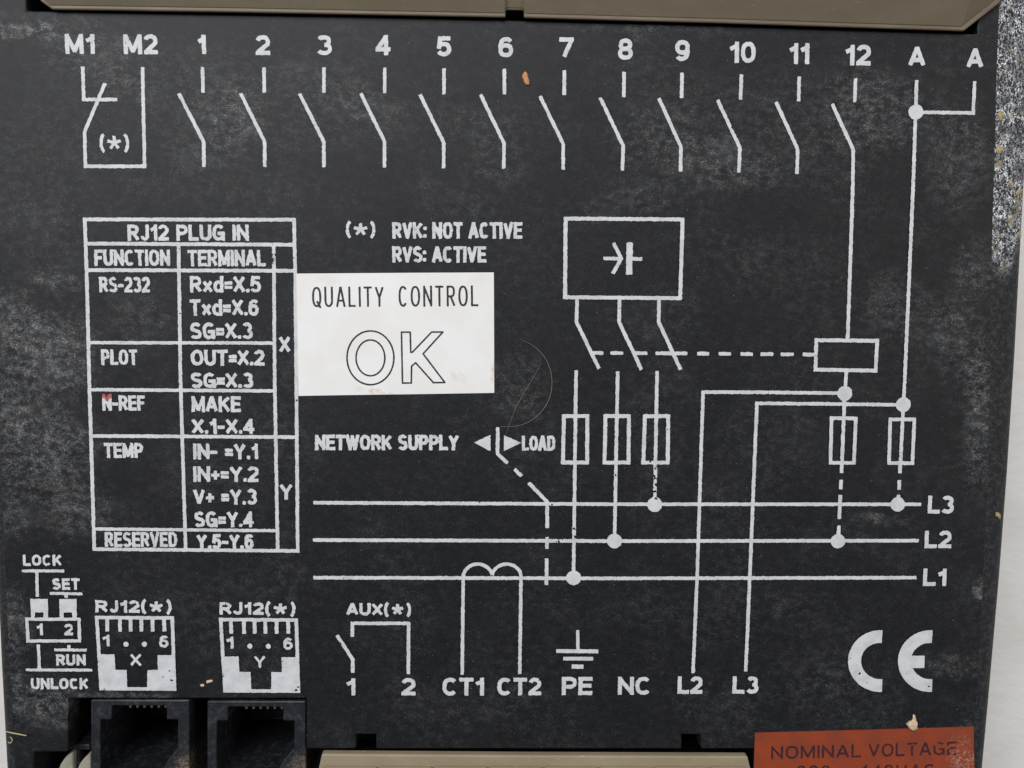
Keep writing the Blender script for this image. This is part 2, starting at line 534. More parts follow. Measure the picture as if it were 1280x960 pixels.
G = {
    'A': (.86, [L_((0, 0), (.46, 1), (.54, 1), (1, 0)), L_((.2, .29), (.8, .29))]),
    'B': (.74, [L_((0, 0), (0, 1)), C_([(0, 1), (.5, 1)] + arc(.55, .76, .4, .24, 90, -90) + [(0, .52)]), C_([(0, .52), (.5, .52)] + arc(.55, .26, .45, .26, 90, -90) + [(0, 0)])]),
    'C': (.80, [C_(arc(.5, .5, .5, .5, 42, 318, 24))]),
    'D': (.78, [Z_([(0, 0), (0, 1), (.45, 1)] + arc(.45, .5, .55, .5, 85, -85, 14) + [(.45, 0)])]),
    'E': (.66, [L_((1, 0), (0, 0), (0, 1), (1, 1)), L_((0, .52), (.9, .52))]),
    'F': (.62, [L_((0, 0), (0, 1), (1, 1)), L_((0, .5), (.85, .5))]),
    'G': (.84, [C_(arc(.5, .5, .5, .5, 42, 345, 26)), L_((.58, .44), (1, .44), (1, 0))]),
    'I': (.0, [L_((0, 0), (0, 1))]),
    'J': (.50, [C_([(1, 1)] + arc(.5, .3, .5, .3, 0, -170, 12))]),
    'K': (.80, [L_((0, 0), (0, 1)), L_((.98, 1), (.05, .40)), L_((.32, .60), (1, 0))]),
    'L': (.62, [L_((0, 1), (0, 0), (1, 0))]),
    'M': (.98, [L_((0, 0), (0, 1)), L_((1, 0), (1, 1)), L_((.04, .96), (.5, .05)), L_((.96, .96), (.5, .05))]),
    'N': (.80, [L_((0, 0), (0, 1)), L_((1, 0), (1, 1)), L_((.03, .95), (.97, .05))]),
    'O': (.86, [Z_(arc(.5, .5, .5, .5, 0, 345, 23))]),
    'P': (.72, [L_((0, 0), (0, 1)), C_([(0, 1), (.5, 1)] + arc(.5, .72, .5, .28, 90, -90) + [(0, .44)])]),
    'Q': (.86, [Z_(arc(.5, .5, .5, .5, 0, 345, 23)), L_((.55, .25), (1, -.08))]),
    'R': (.76, [L_((0, 0), (0, 1)), C_([(0, 1), (.5, 1)] + arc(.5, .74, .46, .26, 90, -90) + [(0, .48)]), L_((.45, .48), (1, 0))]),
    'S': (.74, [C_(arc(.5, .75, .46, .25, 25, 215, 14) + [(.5, .50)] + arc(.5, .255, .5, .255, 60, -155, 15))]),
    'T': (.72, [L_((0, 1), (1, 1)), L_((.5, 1), (.5, 0))]),
    'U': (.78, [C_([(0, 1)] + arc(.5, .34, .5, .34, 180, 360, 14) + [(1, 1)])]),
    'V': (.80, [L_((0, 1), (.5, 0)), L_((.5, 0), (1, 1))]),
    'W': (1.15, [L_((0, 1), (.26, 0)), L_((.26, 0), (.5, .95)), L_((.5, .95), (.74, 0)), L_((.74, 0), (1, 1))]),
    'X': (.78, [L_((0, 0), (1, 1)), L_((0, 1), (1, 0))]),
    'Y': (.80, [L_((0, 1), (.5, .45)), L_((1, 1), (.5, .45)), L_((.5, .48), (.5, 0))]),
    '0': (.66, [Z_(arc(.5, .5, .5, .5, 0, 345, 23))]),
    '1': (.36, [L_((1, 0), (1, 1)), L_((.85, .86), (0, .72))]),
    '2': (.66, [C_(arc(.5, .70, .5, .30, 165, -25, 14) + [(.08, .08), (0, 0)]), L_((0, 0), (1, 0))]),
    '3': (.66, [C_(arc(.48, .755, .44, .245, 155, -85, 14)), C_(arc(.48, .265, .52, .265, 88, -155, 15))]),
    '4': (.70, [L_((.78, 0), (.78, 1)), L_((.72, .97), (0, .27)), L_((0, .24), (1, .24))]),
    '5': (.66, [L_((.92, 1), (.18, 1)), L_((.16, .98), (.05, .48)), C_([(.07, .50)] + arc(.48, .32, .52, .32, 120, -155, 16))]),
    '6': (.66, [Z_(arc(.5, .31, .5, .31, 0, 345, 20)), C_(arc(.55, .5, .54, .5, 42, 185, 14))]),
    '7': (.62, [L_((0, 1), (1, 1)), L_((.98, .97), (.30, 0))]),
    '8': (.66, [Z_(arc(.5, .755, .44, .245, 0, 342, 18)), Z_(arc(.5, .265, .5, .265, 0, 342, 18))]),
    '9': (.66, [Z_(arc(.5, .69, .5, .31, 0, 345, 20)), C_(arc(.45, .5, .54, .5, 222, 365, 14))]),
    'x': (.60, [L_((0, 0), (1, .66)), L_((0, .66), (1, 0))]),
    'd': (.62, [Z_(arc(.5, .34, .5, .34, 0, 345, 18)), L_((1, 0), (1, 1))]),
    '=': (.42, [L_((0, .27), (1, .27)), L_((0, .59), (1, .59))]),
    '-': (.34, [L_((0, .42), (1, .42))]),
    '+': (.46, [L_((0, .42), (1, .42)), L_((.5, .18), (.5, .66))]),
    '.': (.0, [('dot', (0, .02))]),
    ':': (.0, [('dot', (0, .08)), ('dot', (0, .66))]),
    ' ': (.55, []),
    '(': (.30, [C_(arc(1.3, .48, 1.3, .80, 112, 248, 12, 2.0))]),
    ')': (.30, [C_(arc(-.3, .48, 1.3, .80, 68, -68, 12, 2.0))]),
    '*': (.92, [L_((.5, .50), (.5 + .62 * math.cos(math.radians(90 + 72 * k)), .50 + .60 * math.sin(math.radians(90 + 72 * k)))) for k in range(5)]),
}


def lettering(ink, s, x0, x1, ytop, ybot, w=4.4, gap=.17, ybot1=None, spread=None):
    """letters between photo columns x0..x1, cap height ytop..ybot at the left end, stroke w px"""
    yb1 = ybot if ybot1 is None else ybot1
    A = P(x0, ybot); B = P(x1, yb1); L = np.linalg.norm(B - A); ex = (B - A) / L; ey = np.array([-ex[1], ex[0]])
    k = mmpp(x0, ybot); H = (ybot - ytop) * k; sw = w * k; hw = sw / 2
    adv = []
    for ch in s: adv.append(G[ch][0])
    # widths: glyph = scale*G*H + stroke width ; gaps scale too
    nvis = len(s)
    fixed = sum(0 if ch == ' ' else sw for ch in s)
    var = sum(a for a in adv) * H + gap * H * (nvis - 1)
    sc = max((L - fixed) / var, .05)
    x = 0.0
    for ch, a in zip(s, adv):
        gw = a * H * sc
        tot = gw + (0 if ch == ' ' else sw)

        def T(p): return A + ex * (x + hw + p[0] * gw) + ey * (hw + p[1] * (H - sw))
        for st in G[ch][1]:
            if st[0] == 'dot':
                c = T(st[1]); ink.seg.append((c - ex * hw * .3, c + ex * hw * .3, hw * 1.05, hw * .75, hw * .75, .5)); continue
            pts = [T(p) for p in st[1]]
            if st[0] == 'z': ink.pl(pts, hw, closed=True, rnd=0); continue
            if st[0] == 'c': ink.pl(pts, hw, 0 if ch not in 'UJ' else hw, hw if ch == 'U' else 0, rnd=.2); continue

            def e(p, q):
                d = np.abs(np.array(T(q)) - np.array(T(p))); d = d / (np.linalg.norm(d) or 1)
                if ch == '*': return -.1 * hw
                return hw if max(d) > .97 else hw * .45
            ink.pl(pts, hw, e(st[1][0], st[1][1]), e(st[1][-1], st[1][-2]), rnd=.28)
        x += tot + gap * H * sc
    return ink


# ------------------------------------------------------------------ setting
TABLE_Z = -42.0
g = 26
vs, fs = [], []
R2 = np.random.default_rng(4)
for j in range(g + 1):
    for i in range(g + 1):
        x = (i / g - .5) * 900; y = (j / g - .5) * 900
        vs.append((x, y, TABLE_Z - .05))
for j in range(g):
    for i in range(g):
        a = j * (g + 1) + i; fs.append((a, a + 1, a + g + 2, a + g + 1))
table = link('table_surface', mesh_mm('table_surface', vs, fs), M_CLOTH); table['kind'] = 'structure'

# ------------------------------------------------------------------ the controller
DEV = empty('power_controller', (0, 0, TABLE_Z / 1000))
tag(DEV, 'dusty black plastic controller seen from behind with a white printed wiring diagram', 'controller')

SIL_R = [(1300, -140), (1290, 0), (1285.5, 120), (1279, 240), (1272, 360), (1265.5, 480), (1257.5, 592), (1247.5, 720), (1233, 880), (1225.5, 960), (1210, 1100)]
FLAT_R = [(1256, -140), (1249, 0), (1245.5, 100), (1243, 200), (1240, 300), (1238, 440), (1235, 592), (1229, 720), (1220, 880), (1214, 960), (1200, 1100)]
SIL_L = [(-55, -140), (-30, 100), (-8, 560), (0, 720), (5, 830), (12, 960), (18, 1100)]
FLAT_L = [(-48, -140), (-22, 100), (0, 560), (7, 720), (12, 830), (19, 960), (26, 1100)]


def top_edge(x): return float(np.interp(x, [33, 640, 1222], [13.5, 24, 42.5]))


XS = [None, 33, 42, 74, 85, 383, 445, 470, 852, 876, 945, 1222, None]
YS = [-140, -125, 'T', 100, 200, 300, 440, 592, 720, 830, 873, 918, 936, 940, 960, 1085, 1100]


def ypx(j, x):
    y = YS[j]
    return top_edge(x) if y == 'T' else y


def pnode(i, j):
    if i == 0: y = ypx(j, 33); x = lerp_curve(FLAT_L, y)
    elif i == len(XS) - 1: y = ypx(j, 1222); x = lerp_curve(FLAT_R, y)
    elif i == len(XS) - 2: y = ypx(j, 1222); x = min(1222, lerp_curve(FLAT_R, y) - 6)
    else: x = XS[i]; y = ypx(j, x)
    return tuple(P(x, y))


HOLES = [(33, 1222, -125, 'T'), (85, 383, 873, 918), (85, 383, 918, 936), (445, 470, 918, 936), (852, 876, 918, 936), (85, 383, 936, 940), (383, 945, 936, 940),
         (42, 383, 940, 960), (383, 945, 940, 960), (42, 383, 960, 1085), (383, 945, 960, 1085)]


def hcell(i, j):
    xa = XS[i] if XS[i] is not None else -1e9; xb = XS[i + 1] if XS[i + 1] is not None else 1e9
    ya, yb = YS[j], YS[j + 1]
    for x0, x1, y0, y1 in HOLES:
        if xa >= x0 and xb <= x1 and ya == y0 and yb == y1: return -24.0
    return 0.0


nx, ny = len(XS) - 1, len(YS) - 1
verts, faces, vget = heightfield(pnode, nx, ny, hcell, 0.0)
nflat = len(faces)
# rounded rim and side walls, welded to the flat face
ring = [(0, j) for j in range(ny + 1)] + [(i, ny) for i in range(1, nx + 1)] + [(nx, j) for j in range(ny - 1, -1, -1)] + [(i, 0) for i in range(nx - 1, 0, -1)]
prof = [(.16, -.04), (.33, -.16), (.5, -.38), (.66, -.70), (.8, -1.1), (.92, -1.65), (1.0, -2.4)]
base_ids = [vget(i, j, 0.0) for i, j in ring]


def outer(i, j):
    p = np.array(verts[vget(i, j, 0.0)][:2])
    if i == 0: y = ypx(j, 33); q = P(lerp_curve(SIL_L, y), y, -2.4)
    elif i == nx: y = ypx(j, 1222); q = P(lerp_curve(SIL_R, y), y, -2.4)
    else: q = p.copy()
    if j == 0: q = q + np.array([0, 1.6])
    if j == ny: q = q - np.array([0, 1.6])
    return p, q


rings = [base_ids]
for f, z in prof:
    row = []
    for i, j in ring:
        p, q = outer(i, j); c = p + (q - p) * f
        verts.append((c[0], c[1], z)); row.append(len(verts) - 1)
    rings.append(row)
for z, k in ((-8, .2), (TABLE_Z, -1.5)):
    row = []
    for i, j in ring:
        p, q = outer(i, j); c = q * (1 + k / 75)
        if z == TABLE_Z: c = q * .985
        verts.append((c[0], c[1], z)); row.append(len(verts) - 1)
    rings.append(row)
nr = len(ring)
for a, b in zip(rings, rings[1:]):
    for k in range(nr):
        faces.append((a[k], b[k], b[(k + 1) % nr], a[(k + 1) % nr]))
faces.append(tuple(reversed(rings[-1])))
me = mesh_mm('housing', verts, faces)
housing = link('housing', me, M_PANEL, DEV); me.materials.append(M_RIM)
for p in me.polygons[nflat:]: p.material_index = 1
bm = bmesh.new(); bm.from_mesh(me); bmesh.ops.recalc_face_normals(bm, faces=bm.faces)
if max(bm.faces, key=lambda f: f.calc_area() if abs(f.calc_center_median().z) < 1e-6 else 0).normal.z < 0:
    bmesh.ops.reverse_faces(bm, faces=bm.faces)
bm.to_mesh(me); bm.free()
for p in me.polygons: p.use_smooth = p.index >= nflat
bevel(housing, .22, 2, 60)

# ---- telephone sockets


def socket(dx, dy, label):
    xs = [112, 124, 138, 207, 221, 235.5]; ys = [876, 883.5, 901, 972, 985]

    def nd(i, j): return tuple(P(xs[i] + dx, ys[j] + dy))

    def h(i, j):
        if j == 1 and i == 2: return -19.5
        if j == 2 and 1 <= i <= 3: return -19.5
        return -.35
    v, f, _ = heightfield(nd, 5, 4, h, -21.0)
    o = link('phone_socket', mesh_mm('phone_socket', v, f), M_SOCKET, DEV); bevel(o, .2, 2, 60); o['label'] = label
    for k in range(6):
        x = 158.5 + 8.9 * k + dx; y = 883.2 + dy
        prism(px_poly([(x, y), (x + 3.4, y), (x + 3.0, y + 4.2), (x + .6, y + 4.2)]), -9, -.75, 'contact', M_METAL, o, 0)
    prism(px_poly([(113 + dx, 876.6 + dy), (234 + dx, 877.2 + dy), (234 + dx, 879 + dy), (113 + dx, 878.4 + dy)]), -.4, -.22, 'rubbed_edge', M_SOCKET, o, .05)
    # moulded ledge at the mouth of the latch slot, catching the light
    prism(px_poly([(196 + dx, 972 + dy), (206 + dx, 955 + dy), (221 + dx, 938 + dy), (221 + dx, 973 + dy)]), -11.4, -1.8, 'latch_ledge', M_SOCKET, o, .2)
    return o


socket(0, 0, 'left socket, below the diagram marked X')
socket(146, 1.5, 'right socket, below the diagram marked Y')

# ---- two-lever switch beside the sockets
sw = prism(px_poly([(86, 930.5), (112, 930.5), (112, 937.5), (86, 937.5)], -3), -13.5, -3, 'selector_switch', M_SOCKET, DEV, .15)
prism(px_poly([(91.5, 937.7), (98, 937.7), (99, 990), (91.5, 990)], -3), -13.5, -3.2, 'divider', M_SOCKET, sw, .1)
prism(px_poly([(68, 978), (71, 966), (75, 956), (80, 948.5), (85.5, 943), (91, 940), (91.3, 990), (68, 990)], -2), -12, -2, 'lever', M_IVORY, sw, .3)
prism(px_poly([(93, 978), (95.5, 964), (99, 955.5), (104, 949), (110.5, 943.5), (113, 943), (113, 990), (93, 990)], -2.2), -12, -2.3, 'lever', M_IVORY, sw, .3)

# ---- plug-in terminal blocks: things of their own


def bot(x, pts=((65, 11.5), (300, 15), (640, 21.5), (900, 28.5), (1205, 38.5))):
    return float(np.interp(x, [p[0] for p in pts], [p[1] for p in pts]))


c0 = P(650, -60)
PLUG_T = empty('terminal_plug', (c0[0] / 1000, c0[1] / 1000, -.012))
tag(PLUG_T, 'olive tan plug-in terminal block along the top edge above the numbers', 'terminal block', 'plug-in terminal blocks')


def cutrow(xs, off): return [(x, bot(x) + off) for x in xs]


xa = [65, 180, 300, 460, 632]; xb = [655, 780, 900, 1050, 1205]
lip_plan = cutrow(xa, 0) + [(632, 12), (655, 12.5)] + cutrow(xb, 0) + [(1249, 4), (1262, -16), (1262, -118), (40, -118), (44, -8), (51, 1.5)]
prism(px_poly(lip_plan, .9), .35, .9, 'lip', M_TAN_DARK, PLUG_T, .2)
wall_plan = cutrow([62] + xa[1:], -4) + [(632, 10.5), (655, 11)] + cutrow(xb[:-1] + [1202], -4.2) + [(1243, 1), (1253, -16), (1253, -110), (50, -110), (50, -3)]
frustum(px_poly(wall_plan, 1.0), .9, 5.0, 6.0, 'body', M_TAN, PLUG_T, .35)
prism(px_poly([(60, -110), (1205, -110), (1205, 24), (640, 13), (60, 4)]), -12, .35, 'plug_base', M_PANEL, PLUG_T, 0)
for k in range(14):
    x = 120 + k * 77.5
    prism(px_poly([(x, -84), (x + 52, -83), (x + 52, -52), (x, -53)], 5), 5.0, 5.6, 'screw_collar', M_TAN, PLUG_T, .3)

c1 = P(668, 1010)
PLUG_B = empty('terminal_plug', (c1[0] / 1000, c1[1] / 1000, -.012))
tag(PLUG_B, 'beige plug-in terminal block along the bottom edge under the CT1 and PE marks', 'terminal block', 'plug-in terminal blocks')
prism(px_poly([(404, 938), (640, 939.8), (932, 941), (940, 975), (945, 1075), (390, 1075), (398, 965)]), -.3, 1.1, 'body', M_BEIGE, PLUG_B, .25)
prism(px_poly([(410, 972), (925, 972), (925, 1070), (410, 1070)]), -12, -.3, 'plug_base', M_PANEL, PLUG_B, 0)
for k in range(8):
    x = 404.5 + 69.2 * k
    x2 = min(x + 66.5, 932)
    if x2 - x < 20: continue
    prism(px_poly([(x, 959.5), (x2, 960), (x2 + .5, 1060), (x - 1, 1060)], 1.8), 1.1, 1.9, 'terminal_cell', M_BEIGE, PLUG_B, .3)

# ------------------------------------------------------------------ stickers
Z0 = .035


def sheet(pts, z0, z1, name, mat, label):
    o = prism(px_poly(pts), z0, z1, name, mat, DEV, 0); o['label'] = label
    return o


qc = sheet([(370.5, 342), (430, 341.6), (520, 341.0), (617.3, 340.6), (617.6, 420), (617.8, 491), (520, 492.6), (430, 493.8), (373.3, 494.8), (372, 420)], .002, .11, 'white_sticker', M_PAPER, 'white quality control OK sticker')
i = Ink(); lettering(i, 'QUALITY', 390.5, 480, 358.5, 384, 2.6, .36, 383.5); lettering(i, 'CONTROL', 498.5, 598, 357.5, 383.5, 2.6, .36, 382.8)
i.build('printed_lettering', M_BLACKINK, qc, .125, .12)
K = lambda x, y: (360 + x / 4.741, 330 + y / 4.741)
i = Ink()
i.line([(463.2 + 29.3 * math.cos(a), 447.2 + 33.6 * math.sin(a)) for a in np.linspace(0, 2 * math.pi, 48, endpoint=False)], 2.1, True, 0)
i.line([(463.2 + 18.0 * math.cos(a), 447.3 + 22.4 * math.sin(a)) for a in np.linspace(0, 2 * math.pi, 40, endpoint=False)], 2.1, True, 0)
i.line([K(673, 404), K(725, 404), K(728, 524), K(738, 522), K(852, 403), K(918, 403), K(801, 532), K(930, 702), K(862, 703), K(757, 585), K(733, 605), K(731, 705), K(679, 705)], 2.1, True, 0)
i.build('printed_lettering', M_BLACKINK, qc, .125, .12, 2)

red = sheet([(943.5, 915.5), (1080, 912), (1216.5, 908), (1217.5, 960), (1219, 1040), (943, 1040), (942, 960)], .002, .10, 'red_sticker', M_RED, 'orange red nominal voltage sticker, scuffed at its right end')
i = Ink(); lettering(i, 'NOMINAL', 963.5, 1076, 932, 948.8, 2.6, .2, 946.2); lettering(i, 'VOLTAGE', 1085, 1195, 929, 946, 2.6, .2, 943)
i.chips((1184, 934, 4), (1170, 930, 3), (1191, 938, 4), (1140, 930, 2.4))
i.build('printed_lettering', M_PURPLE, red, .113, .3, 1)
i = Ink(); lettering(i, '380 - 440VAC', 995, 1168, 956, 974, 2.6, .2, 972)
i.build('printed_lettering', M_PURPLE, red, .113, .3, 1)

# ------------------------------------------------------------------ printed wiring diagram
NZ = [0]


def put(ink, name, label=None, rough=.42, parent=None):
    NZ[0] += 1
    return ink.build(name, M_INK, parent or DEV, Z0 + .0012 * NZ[0], rough, NZ[0], label)


# terminal numbers
for s_, a, b, t, d in [('M1', 82, 119, 43, 67.5), ('M2', 155, 197.5, 43.3, 68), ('1', 247, 258, 44, 68), ('2', 319.8, 338, 44.5, 69), ('3', 396, 415.3, 44.5, 69),
                       ('4', 469.5, 488.5, 44.5, 69.3), ('5', 545.8, 564.2, 46, 70.5), ('6', 623, 641.5, 47, 71.8), ('7', 699, 717.3, 47.5, 72.8), ('8', 772.5, 790.8, 49, 75),
                       ('9', 843.8, 862, 51, 76.5), ('10', 911, 944.3, 53, 78.8), ('11', 985.5, 1011.3, 55, 80.2), ('12', 1055.5, 1088, 57, 82), ('A', 1135, 1156.3, 59.5, 83.3), ('A', 1207.7, 1228.5, 61.5, 85.3)]:
    put(lettering(Ink(), s_, a, b, t, d, 5.3, .12), 'printed_number' if s_[0] not in 'MA' else 'printed_lettering', rough=.3)

# switch symbols 1..11
SW = [((253.3, 84), (254, 116), (223.7, 117), (254.8, 177.5), (255, 209)), ((330, 84), (330.6, 116), (301, 117), (331, 177.5), (331, 209)),
      ((405, 84.5), (405, 116.3), (374.5, 117), (404.8, 177), (405, 209)), ((481, 84.5), (481, 116.5), (451, 117), (480.8, 177), (480.6, 209.5)),
      ((555, 85.3), (555, 118), (525, 118), (554.8, 179), (554.5, 210.5)), ((630.5, 86), (630.5, 118), (600.5, 118), (630, 179), (629.6, 211)),
      ((705.6, 88), (705.2, 119), (675, 120), (704, 180), (703.8, 212)), ((780, 90), (779.6, 121.6), (750, 122), (778.8, 182), (778, 213.5)),
      ((852.5, 91), (852, 122.8), (823.5, 123), (851, 183.5), (850.5, 214.5)), ((926.7, 93), (925.5, 124.8), (897, 125.3), (924.7, 185), (923.6, 215.6)),
      ((998.8, 96), (998, 126.6), (969.8, 127.6), (997, 187), (996, 217.5))]
for a, b, c, d, e in SW:
    i = Ink().line([a, b], 4.8).line([c, d, e], 4.8)
    put(i, 'switch_symbol')
i = Ink().line([(1069.2, 98), (1068.2, 128)], 4.6).line([(1040, 130), (1066.3, 187), (1065.6, 240), (1059.3, 426)], 4.8)
put(i, 'switch_symbol', 'switch symbol 12 with its long wire down to the coil box')
i = Ink().line([(103.7, 83.5), (105, 124.5), (147, 124.6)], 4.8).line([(131.7, 104), (106, 165), (107, 208), (181, 208), (178.4, 84)], 4.8)
put(i, 'switch_symbol', 'closed alarm contact symbol under M1 and M2')
put(lettering(Ink(), '(*)', 125, 162, 169.5, 188, 3.9, .06), 'printed_lettering')

# table
T = Ink()
T.line([(106.3, 274.3), (367.6, 274.8), (369.2, 340), (370.6, 480), (372.2, 688.5), (118.2, 686.2), (112, 480), (108.6, 340)], 5, True)
T.line([(107, 304.5), (368.5, 306)], 5).line([(108.5, 337.6), (369, 338.5)], 5)
T.line([(223.4, 305), (226, 480), (232.3, 687)], 4.8).line([(342.3, 306), (343.6, 480), (347.3, 688)], 4.8)
T.line([(110.6, 428.3), (343.3, 428.8)], 4.4).line([(112.4, 487), (344, 488.6)], 4.6).line([(114, 544.8), (371, 546.4)], 4.8).line([(117.5, 661), (347, 663.2)], 4.4)
T.chips((344, 318, 4.5), (341.5, 326, 3.5), (339, 312, 3.0), (346, 310, 2.5), (371, 500, 1.4), (342, 300, 2))
tab = put(T, 'printed_table', rough=.4)
for s_, a, b, t, d, w in [('RJ12 PLUG IN', 160, 311.5, 280.8, 301, 4.0), ('FUNCTION', 118.5, 213, 312, 332.3, 3.7), ('TERMINAL', 235, 332.5, 312.3, 333, 3.7),
                          ('RS-232', 124.5, 188, 346, 365.6, 3.6), ('Rxd=X.5', 238, 326.3, 345, 365.8, 3.9), ('Txd=X.6', 237.5, 324, 374, 394.6, 3.9), ('SG=X.3', 238, 316.3, 403, 423.8, 4.0),
                          ('PLOT', 127, 172.5, 436.5, 456.3, 3.6), ('OUT=X.2', 239, 331, 437, 457, 4.0), ('SG=X.3', 239, 317, 465.5, 485, 4.0),
                          ('N-REF', 128.5, 182, 493.8, 513.3, 3.6), ('MAKE', 240, 301.5, 495, 515, 3.9), ('X.1-X.4', 240, 318.5, 523, 542.3, 3.9),
                          ('TEMP', 130.5, 179.5, 553.2, 572.3, 3.6), ('IN- =Y.1', 242, 323, 554, 574, 3.9), ('IN+=Y.2', 242, 323.5, 582.3, 602.3, 3.9), ('V+ =Y.3', 242, 321.5, 610.5, 630.5, 3.9),
                          ('SG=Y.4', 243, 317.5, 638.5, 658.8, 4.0), ('RESERVED', 131.5, 222.3, 664.3, 683.6, 3.5), ('Y.5-Y.6', 246, 317.5, 667, 686, 3.9),
                          ('X', 349, 363.5, 420.3, 440.3, 3.9), ('Y', 350, 366, 604.3, 624.3, 3.9)]:
    put(lettering(Ink(), s_, a, b, t, d, w + .35, .075), 'printed_lettering', rough=.42, parent=tab)
i = Ink().fill([(128.2, 492), (132.2, 492.3), (133.5, 495.5), (137.5, 492.5), (139.5, 492.5), (139.6, 498), (134, 500.5), (129, 497.5)]).chips((131, 498, 1), (136, 497, 1.2), (134, 493.5, .9))
i.build('red_mark', M_REDINK, DEV, Z0 + .105, 1.2, 3)

put(lettering(Ink(), '(*)', 432.5, 469.5, 278.5, 295.5, 3.8, .06), 'printed_lettering')
put(lettering(Ink(), 'RVK: NOT ACTIVE', 490.5, 653, 278, 298.5, 4.2, .065), 'printed_lettering', rough=.4)
put(lettering(Ink(), 'RVS: ACTIVE', 490.5, 608, 308, 328.3, 4.2, .065), 'printed_lettering', rough=.4)
put(lettering(Ink(), 'NETWORK SUPPLY', 394, 573.5, 543, 562.6, 4.3, .05), 'printed_lettering', rough=.4)
put(Ink().fill([(592, 553), (613.2, 543.5), (613.2, 564)]), 'arrow_mark')
put(Ink().fill([(630, 543.8), (651.5, 553.5), (630, 563.6)]), 'arrow_mark')
put(lettering(Ink(), 'LOAD', 652.3, 694, 544.3, 563.2, 3.9, .03), 'printed_lettering', rough=.4)
i = Ink().line([(622.3, 534), (621.9, 567), (634.5, 579)], 4.8).line([(643, 586.5), (652, 595)], 5).line([(660.8, 603.3), (683.9, 627), (683.9, 660)], 5)
i.line([(683.6, 671), (683.6, 686)], 4.8).line([(683.2, 697.5), (683, 731)], 4.8)
i.chips((688, 631, 2.2))
put(i, 'dashed_line')

# power lines
for y0, y1, x1, ch in ((628.2, 630.2, 1151, ((690, 630, 1.2), (600, 628, 1))), (674.8, 675.6, 1148, ((698, 676, 3.2), (703, 674, 2.0), (1048, 678, 1.2))), (721.8, 721.8, 1145, ((430, 722, 1),))):
    i = Ink().line([(391.5 + .4 * random.random(), y0), (770, (y0 + y1) / 2 + .9), (x1, y1)], 4.9).chips(*ch); put(i, 'power_line', rough=.4)
for s_, a, b, t, d in (('L3', 1159, 1191.5, 619.5, 641.8), ('L2', 1155, 1188.5, 663, 685), ('L1', 1153, 1182, 710.3, 732.2)):
    put(lettering(Ink(), s_, a, b, t, d, 4.9, .10), 'printed_lettering', rough=.3)

# capacitor bank box
i = Ink().line([(707, 273.4), (853, 274.4), (850, 372.8), (706.2, 371.6)], 5.2, True)
i.line([(754, 323), (775, 323.2)], 4.8).line([(766.8, 303.5), (776.5, 323), (766, 342)], 5.0).line([(787, 303), (786.2, 343.3)], 8.6).line([(788, 323.6), (802.6, 323.8)], 4.8)
put(i, 'capacitor_symbol', rough=.4)
for a, b, c in (((721.2, 374), (720.6, 402.5), (748.7, 461)), ((774.2, 374), (773.8, 402.5), (801.6, 462)), ((823.6, 374), (823.2, 402.5), (850.6, 462))):
    put(Ink().line([a, b, c], 4.9), 'contactor_symbol', rough=.4)
i = Ink()
for a, b in ((741, 754), (763, 779), (792, 809), (819, 859), (871, 886.4), (898, 913.6), (925, 941), (950.6, 966.5), (975.5, 992), (1003, 1019)):
    y = 441 + (a - 741) / 260 * 2.0; i.line([(a, y), (b, y + .1)], 4.9, rnd=.6)
put(i, 'dashed_line')
# three fuses with their leads
for n_, (tx, ty, bx, by, f0, f1, f2, f3) in enumerate(((720, 463, 716.8, 722, 704.8, 734, 703.6, 733.8), (772, 464, 768, 676, 756.8, 786, 755.4, 785.5), (821.2, 463.5, 818.2, 630.5, 806, 835, 804, 834.5))):
    i = Ink().line([(tx, ty), (bx, by)], 4.8).dot(bx, by, 9.3)
    i.line([(f0, 520), (f1, 520), (f3, 578), (f2, 578)], 5.2, True)
    if n_ == 2: i.chips((819, 585, 3.2), (812, 577, 3.2), (818, 597, 3.0), (820, 606, 3.0), (818, 614, 2.8), (821, 623, 2.4), (815.5, 601, 2.2))
    if n_ == 1: i.chips((769.5, 594, 1.5))
    if n_ == 0: i.chips((717, 660, 2.2), (718, 671, 2.0), (714, 680, 1.6))
    put(i, 'fuse_symbol', rough=.4)
# coil
i = Ink().line([(1020, 425.2), (1096, 426), (1094, 463.2), (1019, 462)], 5, True).line([(1057.5, 464), (1055.4, 492), (1052, 580)], 4.8).dot(1055.6, 491.8, 9.3)
put(i, 'coil_symbol')
for top, dots_, (q0, q1, q2, q3), segs in (
        (None, (1047, 676.2), ((1039, 522.6), (1069.3, 522.8), (1067, 578.5), (1037.7, 578.3)), (((1052, 578), (1051.4, 591.3)), ((1051, 599.5), (1050.4, 611.5)), ((1050, 618.5), (1048.6, 648.5)), ((1048.3, 656.5), (1047.3, 672)))),
        (None, (1121.6, 630.3), ((1112.4, 524), (1142.5, 524.2), (1140, 578.8), (1110.8, 578.6)), (((1124.8, 578), (1124.3, 591.3)), ((1123.8, 599.8), (1123.2, 612)), ((1122.8, 618.2), (1122, 628))))):
    i = Ink().line([q0, q1, q2, q3], 4.8, True).dot(*dots_, 9)
    for a, b in segs: i.line([a, b], 4.9)
    put(i, 'fuse_symbol', rough=.35)
